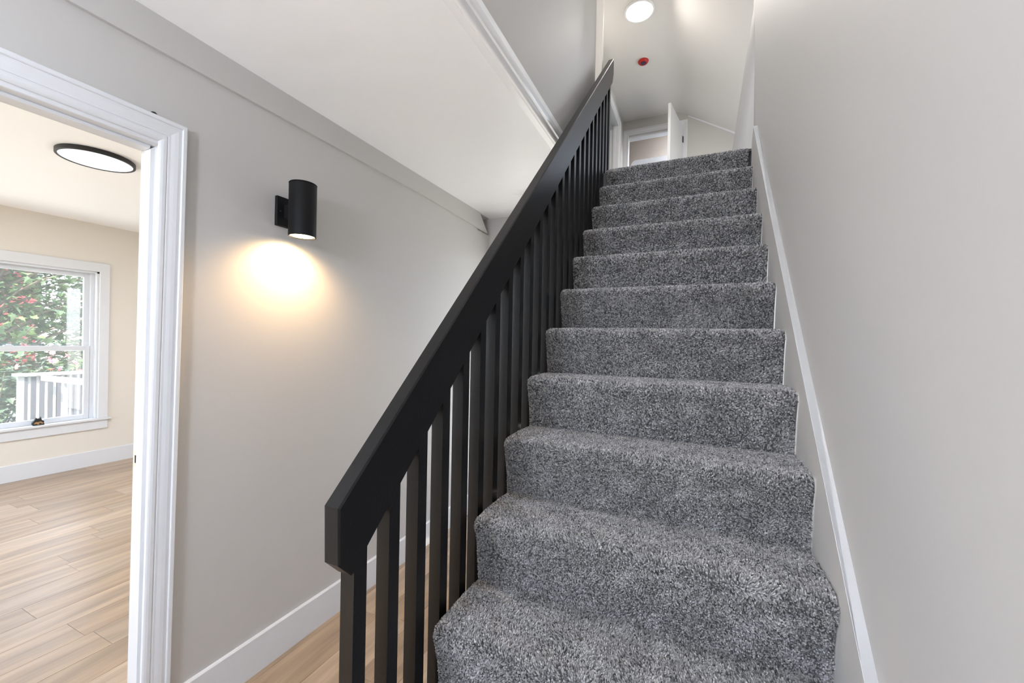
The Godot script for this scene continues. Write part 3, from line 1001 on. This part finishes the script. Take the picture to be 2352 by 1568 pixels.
func disc_light(called_label: String, at: Vector3, r: float, ring: Material, energy: float, c: Color, emit: float, depth := 0.03) -> void:
	var t := thing("ceiling_light", called_label, "ceiling light", at)
	var b := MB.new()
	b.lathe(PackedVector2Array([Vector2(0, 0), Vector2(r - 0.004, 0), Vector2(r, -0.003), Vector2(r, -depth + 0.003), Vector2(r - 0.003, -depth), Vector2(r - 0.014, -depth), Vector2(r - 0.015, -depth + 0.004)]), Vector3.ZERO, Vector3.UP, 72)
	put(b.mesh(), "rim", ring, t)
	b = MB.new()
	b.lathe(PackedVector2Array([Vector2(r - 0.015, -depth + 0.004), Vector2(r * 0.6, -depth + 0.002), Vector2(0, -depth + 0.001)]), Vector3.ZERO, Vector3.UP, 72)
	put(b.mesh(), "light_diffuser", glow(c, emit), t)
	area_light("panel_light", Vector3(0, -depth - 0.004, 0), Vector3.DOWN, Vector2(r * 1.7, r * 1.7), energy, c, t)

func detector() -> void:
	var t := thing("smoke_detector", "small smoke detector under a red dust cover on the landing ceiling", "smoke detector", Vector3(-0.058, UP_CEIL, -4.31))
	var b := MB.new()
	b.lathe(PackedVector2Array([Vector2(0, 0), Vector2(0.062, 0), Vector2(0.064, -0.003), Vector2(0.064, -0.009), Vector2(0.06, -0.011), Vector2(0, -0.011)]), Vector3.ZERO, Vector3.UP, 40)
	put(b.mesh(), "base", M.white_plastic, t)
	b = MB.new()
	b.lathe(PackedVector2Array([Vector2(0.061, -0.010), Vector2(0.0635, -0.014), Vector2(0.060, -0.026), Vector2(0.050, -0.038), Vector2(0.045, -0.040), Vector2(0.043, -0.038), Vector2(0, -0.036)]), Vector3.ZERO, Vector3.UP, 40)
	put(b.mesh(), "dust_cover", M.red_plastic, t)
	b = MB.new()
	b.lathe(PackedVector2Array([Vector2(0.032, -0.036), Vector2(0.031, -0.041), Vector2(0, -0.042)]), Vector3.ZERO, Vector3.UP, 32)
	put(b.mesh(), "cover_reflection", mat(Color8(58, 32, 60), 0.5), t)  # bluish dark reflection under the cover, painted as a disc

func small_things() -> void:
	# shower surround in the bathroom
	var t := thing("shower_surround", "glossy white shower surround with a rounded corner beyond the bathroom door", "shower", Vector3(0.17, UP_FLOOR, -6.02))
	var p := PackedVector2Array([Vector2(-0.60, 0), Vector2(-0.60, 1.72)])
	for k in 9:
		var a := PI - PI / 2 * k / 8.0
		p.append(Vector2(-0.52 + 0.08 * cos(a), 1.72 + 0.08 * sin(a)))
	p.append_array([Vector2(0.75, 1.80), Vector2(0.75, 0)])
	var b := MB.new()
	b.extrude(p, Vector3(0, 0, -0.225), Vector3.RIGHT, Vector3.UP, Vector3(0, 0, 1), 0.225)
	put(b.mesh(), "wall_panel", M.acrylic, t)
	# ornament on the windowsill
	t = thing("ornament", "small black and gold ornament on the windowsill", "ornament", Vector3(ROOM_WALL + 0.002, 0.53, -0.968))
	b = MB.new()
	b.extrude(PackedVector2Array([Vector2(-0.042, 0), Vector2(0.036, 0), Vector2(0.043, 0.016), Vector2(0.040, 0.036), Vector2(0.027, 0.056), Vector2(0.019, 0.082), Vector2(0.010, 0.070), Vector2(-0.006, 0.068), Vector2(-0.014, 0.088), Vector2(-0.020, 0.064), Vector2(-0.024, 0.05), Vector2(-0.040, 0.040), Vector2(-0.038, 0.026)]), Vector3(-0.014, 0, 0), Vector3(0, 0, 1), Vector3.UP, Vector3.RIGHT, 0.028)
	put(b.mesh(), "body", mat(Color8(36, 38, 34), 0.6), t)
	var gold := mat(Color8(176, 132, 86), 0.5)
	for q in [[0.012, 0.026, 0.016, 0.010], [-0.012, 0.030, 0.013, 0.007], [0.024, 0.020, 0.009, 0.006], [-0.026, 0.020, 0.008, 0.006], [0.002, 0.014, 0.008, 0.006]]:
		b = MB.new()
		var pp := PackedVector2Array()
		for k in 8:
			var a := TAU * k / 8.0
			pp.append(Vector2(q[0] + q[2] * cos(a), q[1] + q[3] * sin(a)))
		b.extrude(pp, Vector3(0.013, 0, 0), Vector3(0, 0, 1), Vector3.UP, Vector3.RIGHT, 0.003)
		put(b.mesh(), "gold_patch", gold, t)
	# black cap lying on the doorway casing
	t = thing("black_cap", "tiny black cap lying on top of the doorway casing", "cap", Vector3(LEFT_WALL + 0.011, 2.2645, 0.060))
	b = MB.new()
	b.lathe(PackedVector2Array([Vector2(0.009, 0.0), Vector2(0.009, 0.003), Vector2(0.006, 0.0065), Vector2(0, 0.008)]), Vector3.ZERO, Vector3.UP, 20)
	put(b.mesh(), "cap", M.black_metal, t)

# ------------------------------------------------------------------ outside the window
func leaf_mesh() -> ArrayMesh:
	# five lobed maple leaf, slightly folded, stem at the origin, tip along +y, about 1 unit long
	var half := [Vector2(0, 0), Vector2(0.10, 0.10), Vector2(0.42, 0.02), Vector2(0.30, 0.22), Vector2(0.55, 0.48), Vector2(0.28, 0.46), Vector2(0.20, 0.62), Vector2(0.0, 1.0)]
	var b := MB.new()
	for s in [-1.0, 1.0]:
		var c := Vector3(0, 0.34, -0.05)
		for k in half.size() - 1:
			var p := Vector3(s * half[k].x, half[k].y, absf(half[k].x) * 0.22)
			var q := Vector3(s * half[k + 1].x, half[k + 1].y, absf(half[k + 1].x) * 0.22)
			var g := (p - c).cross(q - c).normalized()
			if g.z < 0: g = -g
			b.tri(c, p, q, g, g, g)
	return b.mesh()

func leaf_xform(p: Vector3, size: float) -> Transform3D:
	var bs := Basis.from_euler(Vector3(rng.randfn(-1.9, 0.5), rng.randf() * TAU, rng.randfn(0.0, 0.5)))
	return Transform3D(bs.scaled(Vector3.ONE * size), p)

func tube(b: MB, pts: Array, radii: Array, segs := 7) -> void:
	var rings := []
	for k in pts.size():
		var d: Vector3 = (pts[mini(k + 1, pts.size() - 1)] - pts[maxi(k - 1, 0)]).normalized()
		var X := d.cross(Vector3(0.2, 0.1, 0.97)).normalized()
		var Y := d.cross(X)
		var r := []
		for s in segs:
			var a := TAU * s / segs
			r.append([pts[k] + (X * cos(a) + Y * sin(a)) * radii[k], X * cos(a) + Y * sin(a)])
		rings.append(r)
	for k in pts.size() - 1:
		for s in segs:
			var t := (s + 1) % segs
			b.quad_s(rings[k][s][0], rings[k][t][0], rings[k + 1][t][0], rings[k + 1][s][0], rings[k][s][1], rings[k][t][1], rings[k + 1][t][1], rings[k + 1][s][1])

func tree(label: String, at: Vector3, height: float, crown_lo: float, radius: float, boughs: int, per: int, size: float, cols: Array, own_leaves: int, seed_: int) -> void:
	rng.seed = seed_
	var t := thing("maple_tree", label, "tree", at, "trees outside the window")
	var bark := mat(Color8(104, 92, 80), 0.9)
	var b := MB.new()
	tube(b, [Vector3(0, -0.1, 0), Vector3(0.05, height * 0.35, 0.03), Vector3(-0.03, height * 0.7, 0), Vector3(0, height * 0.95, 0.05)], [0.12, 0.09, 0.06, 0.015], 9)
	put(b.mesh(), "trunk", bark, t)
	var leaf_mat := mat(Color(1, 1, 1), 0.6)
	leaf_mat.vertex_color_use_as_albedo = true
	leaf_mat.backlight_enabled = true
	leaf_mat.backlight = Color(0.07, 0.10, 0.035)
	leaf_mat.cull_mode = BaseMaterial3D.CULL_DISABLED
	var single := []
	for c in cols:
		var m := mat(Color(c.r, c.g, c.b).linear_to_srgb(), 0.6)
		m.backlight_enabled = true
		m.backlight = Color(0.07, 0.10, 0.035)
		m.cull_mode = BaseMaterial3D.CULL_DISABLED
		single.append(m)
	var xf: Array[Transform3D] = []
	for k in boughs:
		var y := lerpf(crown_lo, height, (k + 0.5) / boughs)
		var a := k * 2.4 + rng.randf() * 0.6
		var rr := radius * sqrt(clampf(1.15 - pow((y - crown_lo) / (height - crown_lo), 2.0), 0.12, 1.0)) * rng.randf_range(0.75, 1.1)
		var tip := Vector3(cos(a) * rr, y + rng.randf_range(-0.1, 0.3), sin(a) * rr)
		var root := Vector3(0, maxf(y - rr * 0.5, 0.6), 0)
		var mid := root.lerp(tip, 0.5) + Vector3(0, 0.12, 0)
		var br := MB.new()
		tube(br, [root, mid, tip], [0.035, 0.02, 0.006], 5)
		put(br.mesh(), "branch", bark, t)
		for l in per:
			var f := pow(rng.randf(), 0.6)
			var p := root.lerp(mid, minf(f * 2.0, 1.0)) if f < 0.5 else mid.lerp(tip, f * 2.0 - 1.0)
			p += Vector3(rng.randfn(0, 0.22), rng.randfn(-0.06, 0.14), rng.randfn(0, 0.22)) * (0.4 + f)
			xf.append(leaf_xform(p, size * rng.randf_range(0.7, 1.25)))
	# the leaves nearest the window are parts of their own, the rest one mass of foliage
	xf.sort_custom(func(p, q): return p.origin.x > q.origin.x)
	for k in own_leaves:
		var o := put(M.leaf, "leaf", single[k % single.size()], t)
		o.transform = xf[k]
	var mm := MultiMesh.new()
	mm.transform_format = MultiMesh.TRANSFORM_3D
	mm.use_colors = true
	mm.mesh = M.leaf
	mm.instance_count = xf.size() - own_leaves
	for k in range(own_leaves, xf.size()):
		mm.set_instance_transform(k - own_leaves, xf[k])
		var c: Color = cols[rng.randi() % cols.size()]
		var g := rng.randf_range(0.75, 1.25)
		mm.set_instance_color(k - own_leaves, Color(c.r * g, c.g * g, c.b * g))
	var mi := MultiMeshInstance3D.new()
	mi.name = "foliage"
	mi.multimesh = mm
	mi.material_override = leaf_mat
	mi.set_meta("kind", "stuff")
	t.add_child(mi)

func outside() -> void:
	slab("ground", Vector3(-60, -0.7, -40), Vector3(-5.75, -0.55, 30), mat(Color8(176, 176, 164), 0.95), "ground outside the window")
	M.leaf = leaf_mesh()
	var greens := [Color(0.028, 0.060, 0.016), Color(0.040, 0.082, 0.024), Color(0.02, 0.042, 0.012), Color(0.056, 0.096, 0.026)]
	tree("leafy green maple tree just outside the side room window", Vector3(-12.3, -0.55, -2.3), 5.2, 0.7, 1.75, 90, 80, 0.15, greens, 240, 11)
	tree("darker green tree standing farther back beyond the railing", Vector3(-16.0, -0.55, -5.6), 4.4, 0.3, 1.5, 60, 80, 0.17, [Color(0.026, 0.045, 0.02), Color(0.032, 0.056, 0.026), Color(0.045, 0.07, 0.04)], 30, 12)
	# flowering bush
	rng.seed = 5
	var bush := thing("flowering_bush", "leafy bush with pink red flowers behind the railing", "bush", Vector3(-9.62, -0.55, -1.62))
	var b := MB.new()
	for k in 14:
		var a := TAU * k / 14.0
		tube(b, [Vector3(0, 0, 0), Vector3(cos(a) * 0.35, 0.7, sin(a) * 0.35), Vector3(cos(a) * 0.6, 1.4, sin(a) * 0.75)], [0.016, 0.01, 0.004], 5)
	put(b.mesh(), "stems", mat(Color8(96, 84, 66), 0.9), bush)
	var mm := MultiMesh.new()
	mm.transform_format = MultiMesh.TRANSFORM_3D
	mm.use_colors = true
	mm.mesh = M.leaf
	mm.instance_count = 1500
	for k in 1500:
		var dir := Vector3(rng.randfn(0, 1), rng.randfn(0, 1), rng.randfn(0, 1)).normalized() * pow(rng.randf(), 0.4)
		mm.set_instance_transform(k, leaf_xform(Vector3(dir.x * 0.78, 0.92 + dir.y * 0.85, dir.z * 1.1), rng.randf_range(0.08, 0.13)))
		var g := rng.randf_range(0.7, 1.3)
		mm.set_instance_color(k, Color(0.024 * g, 0.045 * g, 0.021 * g))
	var mi := MultiMeshInstance3D.new()
	mi.name = "foliage"
	mi.multimesh = mm
	var lm := mat(Color(1, 1, 1), 0.6)
	lm.vertex_color_use_as_albedo = true
	mi.material_override = lm
	mi.set_meta("kind", "stuff")
	bush.add_child(mi)
	var fb := MB.new()
	for k in 7:
		var a := TAU * k / 7.0
		var d := Vector3(cos(a), 0.35, sin(a))
		var e := Vector3(-sin(a), 0, cos(a)) * 0.42
		fb.quad(Vector3.ZERO, d * 0.55 + e, d, d * 0.55 - e, Vector3.UP + d * 0.2)
	var fmesh := fb.mesh()
	var pinks := [mat(Color8(214, 92, 104), 0.6), mat(Color8(226, 120, 120), 0.6), mat(Color8(198, 72, 92), 0.6)]
	for k in 46:
		var a := rng.randf_range(-1.9, 1.9)
		var h := rng.randf_range(-0.75, 0.95)
		var r := 0.98 * sqrt(1.0 - h * h * 0.7)
		var o := put(fmesh, "flower", pinks[k % 3], bush)
		o.transform = Transform3D(Basis.from_euler(Vector3(rng.randfn(0, 0.5), rng.randf() * TAU, rng.randfn(-0.9, 0.4))).scaled(Vector3.ONE * rng.randf_range(0.035, 0.06)), Vector3(cos(a) * r * 0.8, 0.98 + h * 0.88, sin(a) * r * 1.1))
	# white deck railing
	var rl := thing("deck_railing", "white wooden deck railing outside the window", "railing", Vector3(-8.2, -0.55, -1.56))
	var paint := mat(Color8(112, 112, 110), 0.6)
	box_part("post", Vector3(-0.03, 0, -0.03), Vector3(0.03, 1.40, 0.03), paint, rl, 0.003)
	box_part("top_rail", Vector3(-0.06, 1.40, -1.3), Vector3(0.06, 1.44, 0.07), paint, rl, 0.003)
	for k in range(1, 15):
		box_part("picket", Vector3(-0.012, 0.1, -0.012 - 0.085 * k), Vector3(0.012, 1.40, 0.012 - 0.085 * k), paint, rl, 0.002)
	box_part("bottom_rail", Vector3(-0.02, 0.1, -1.3), Vector3(0.02, 0.14, 0.0), paint, rl, 0.002)
	var sr := MB.new()
	sr.extrude(PackedVector2Array([Vector2(0.10, 1.33), Vector2(0.10, 1.40), Vector2(1.2, 1.38), Vector2(1.2, 1.29)]), Vector3(0, 0, -0.16), Vector3.RIGHT, Vector3.UP, Vector3(0, 0, -1), 0.05)
	put(sr.mesh(), "side_rail", paint, rl).rotation.y = deg_to_rad(11.0)
	box_part("side_post", Vector3(0.42, 0.78, -0.335), Vector3(0.46, 1.34, -0.295), paint, rl, 0.002)
	box_part("side_post", Vector3(0.42, 0.10, -0.26), Vector3(0.46, 0.80, -0.225), paint, rl, 0.002)
	box_part("side_ledge", Vector3(0.41, 0.78, -0.335), Vector3(0.47, 0.82, -0.215), paint, rl, 0.002)
	# grey board screen behind the railing
	var sc := thing("board_screen", "grey upright board screen behind the white railing", "screen", Vector3(-8.62, -0.55, -1.66))
	var grey := [mat(Color8(62, 62, 69), 0.8), mat(Color8(57, 58, 65), 0.8)]
	for k in 12:
		box_part("board", Vector3(-0.012, 0, -0.098 * (k + 1) + 0.003), Vector3(0.012, 1.36, -0.098 * k - 0.003), grey[k % 2], sc, 0.002)
	box_part("cap", Vector3(-0.04, 1.36, -1.2), Vector3(0.04, 1.39, 0.02), paint, sc, 0.002)
	# red clapboard house beyond
	var hs := thing("red_house", "red clapboard house half hidden by the maple tree", "house", Vector3(-19.0, -0.55, -4.9))
	var red := mat(Color8(116, 38, 44), 0.8)
	for k in 26:
		var cb := MB.new()
		cb.extrude(PackedVector2Array([Vector2(0, 0.16 * k), Vector2(0.035, 0.16 * k), Vector2(0.012, 0.16 * k + 0.165), Vector2(0, 0.16 * k + 0.165)]), Vector3(0, 0, 0), Vector3.RIGHT, Vector3.UP, Vector3(0, 0, 1), 7.0)
		put(cb.mesh(), "clapboard", red, hs)
	box_part("wall", Vector3(-5.0, 0, 0), Vector3(0, 4.16, 7.0), red, hs, 0.0)
	var rf := MB.new()
	rf.extrude(PackedVector2Array([Vector2(-5.3, 4.16), Vector2(0.4, 4.16), Vector2(-2.4, 6.2)]), Vector3(0, 0, -0.3), Vector3.RIGHT, Vector3.UP, Vector3(0, 0, 1), 7.6)
	put(rf.mesh(), "roof", mat(Color8(96, 94, 96), 0.9), hs)
	box_part("corner_board", Vector3(-0.02, 0, -0.03), Vector3(0.05, 4.16, 0.09), paint, hs, 0.003)

func _ready() -> void:
	setup_view()
	make_materials()
	shell()
	plank_floor()
	doors()
	windows()
	staircase()
	balustrade()
	sconce()
	disc_light("flat round ceiling light with a black rim in the side room", Vector3(-3.24, ROOM_CEIL, -0.54), 0.20, M.black_metal, 2.4, Color8(232, 241, 255), 0.42)
	disc_light("bright round ceiling light above the upper landing", Vector3(-0.01, UP_CEIL, -3.52), 0.148, M.white_plastic, 1.0, Color8(255, 248, 240), 3.0, 0.02)
	disc_light("added unseen round ceiling light brightening the stairwell and treads from above", Vector3(0.32, UP_CEIL, -0.35), 0.148, M.white_plastic, 2.9, Color8(248, 250, 255), 3.0, 0.02)  # unseen lamp added to light treads and upper walls
	disc_light("added unseen round ceiling light brightening the upstairs bathroom", Vector3(0.95, UP_CEIL, -6.0), 0.148, M.white_plastic, 2.6, Color8(240, 246, 255), 3.0, 0.02)  # unseen lamp added so the bathroom is not dark
	added_globe_light("added white globe light hanging unseen near the front door to brighten the hall", Vector3(-0.35, HALL_CEIL, 1.75), 0.72, Color8(228, 238, 255))
	detector()
	small_things()
	outside()
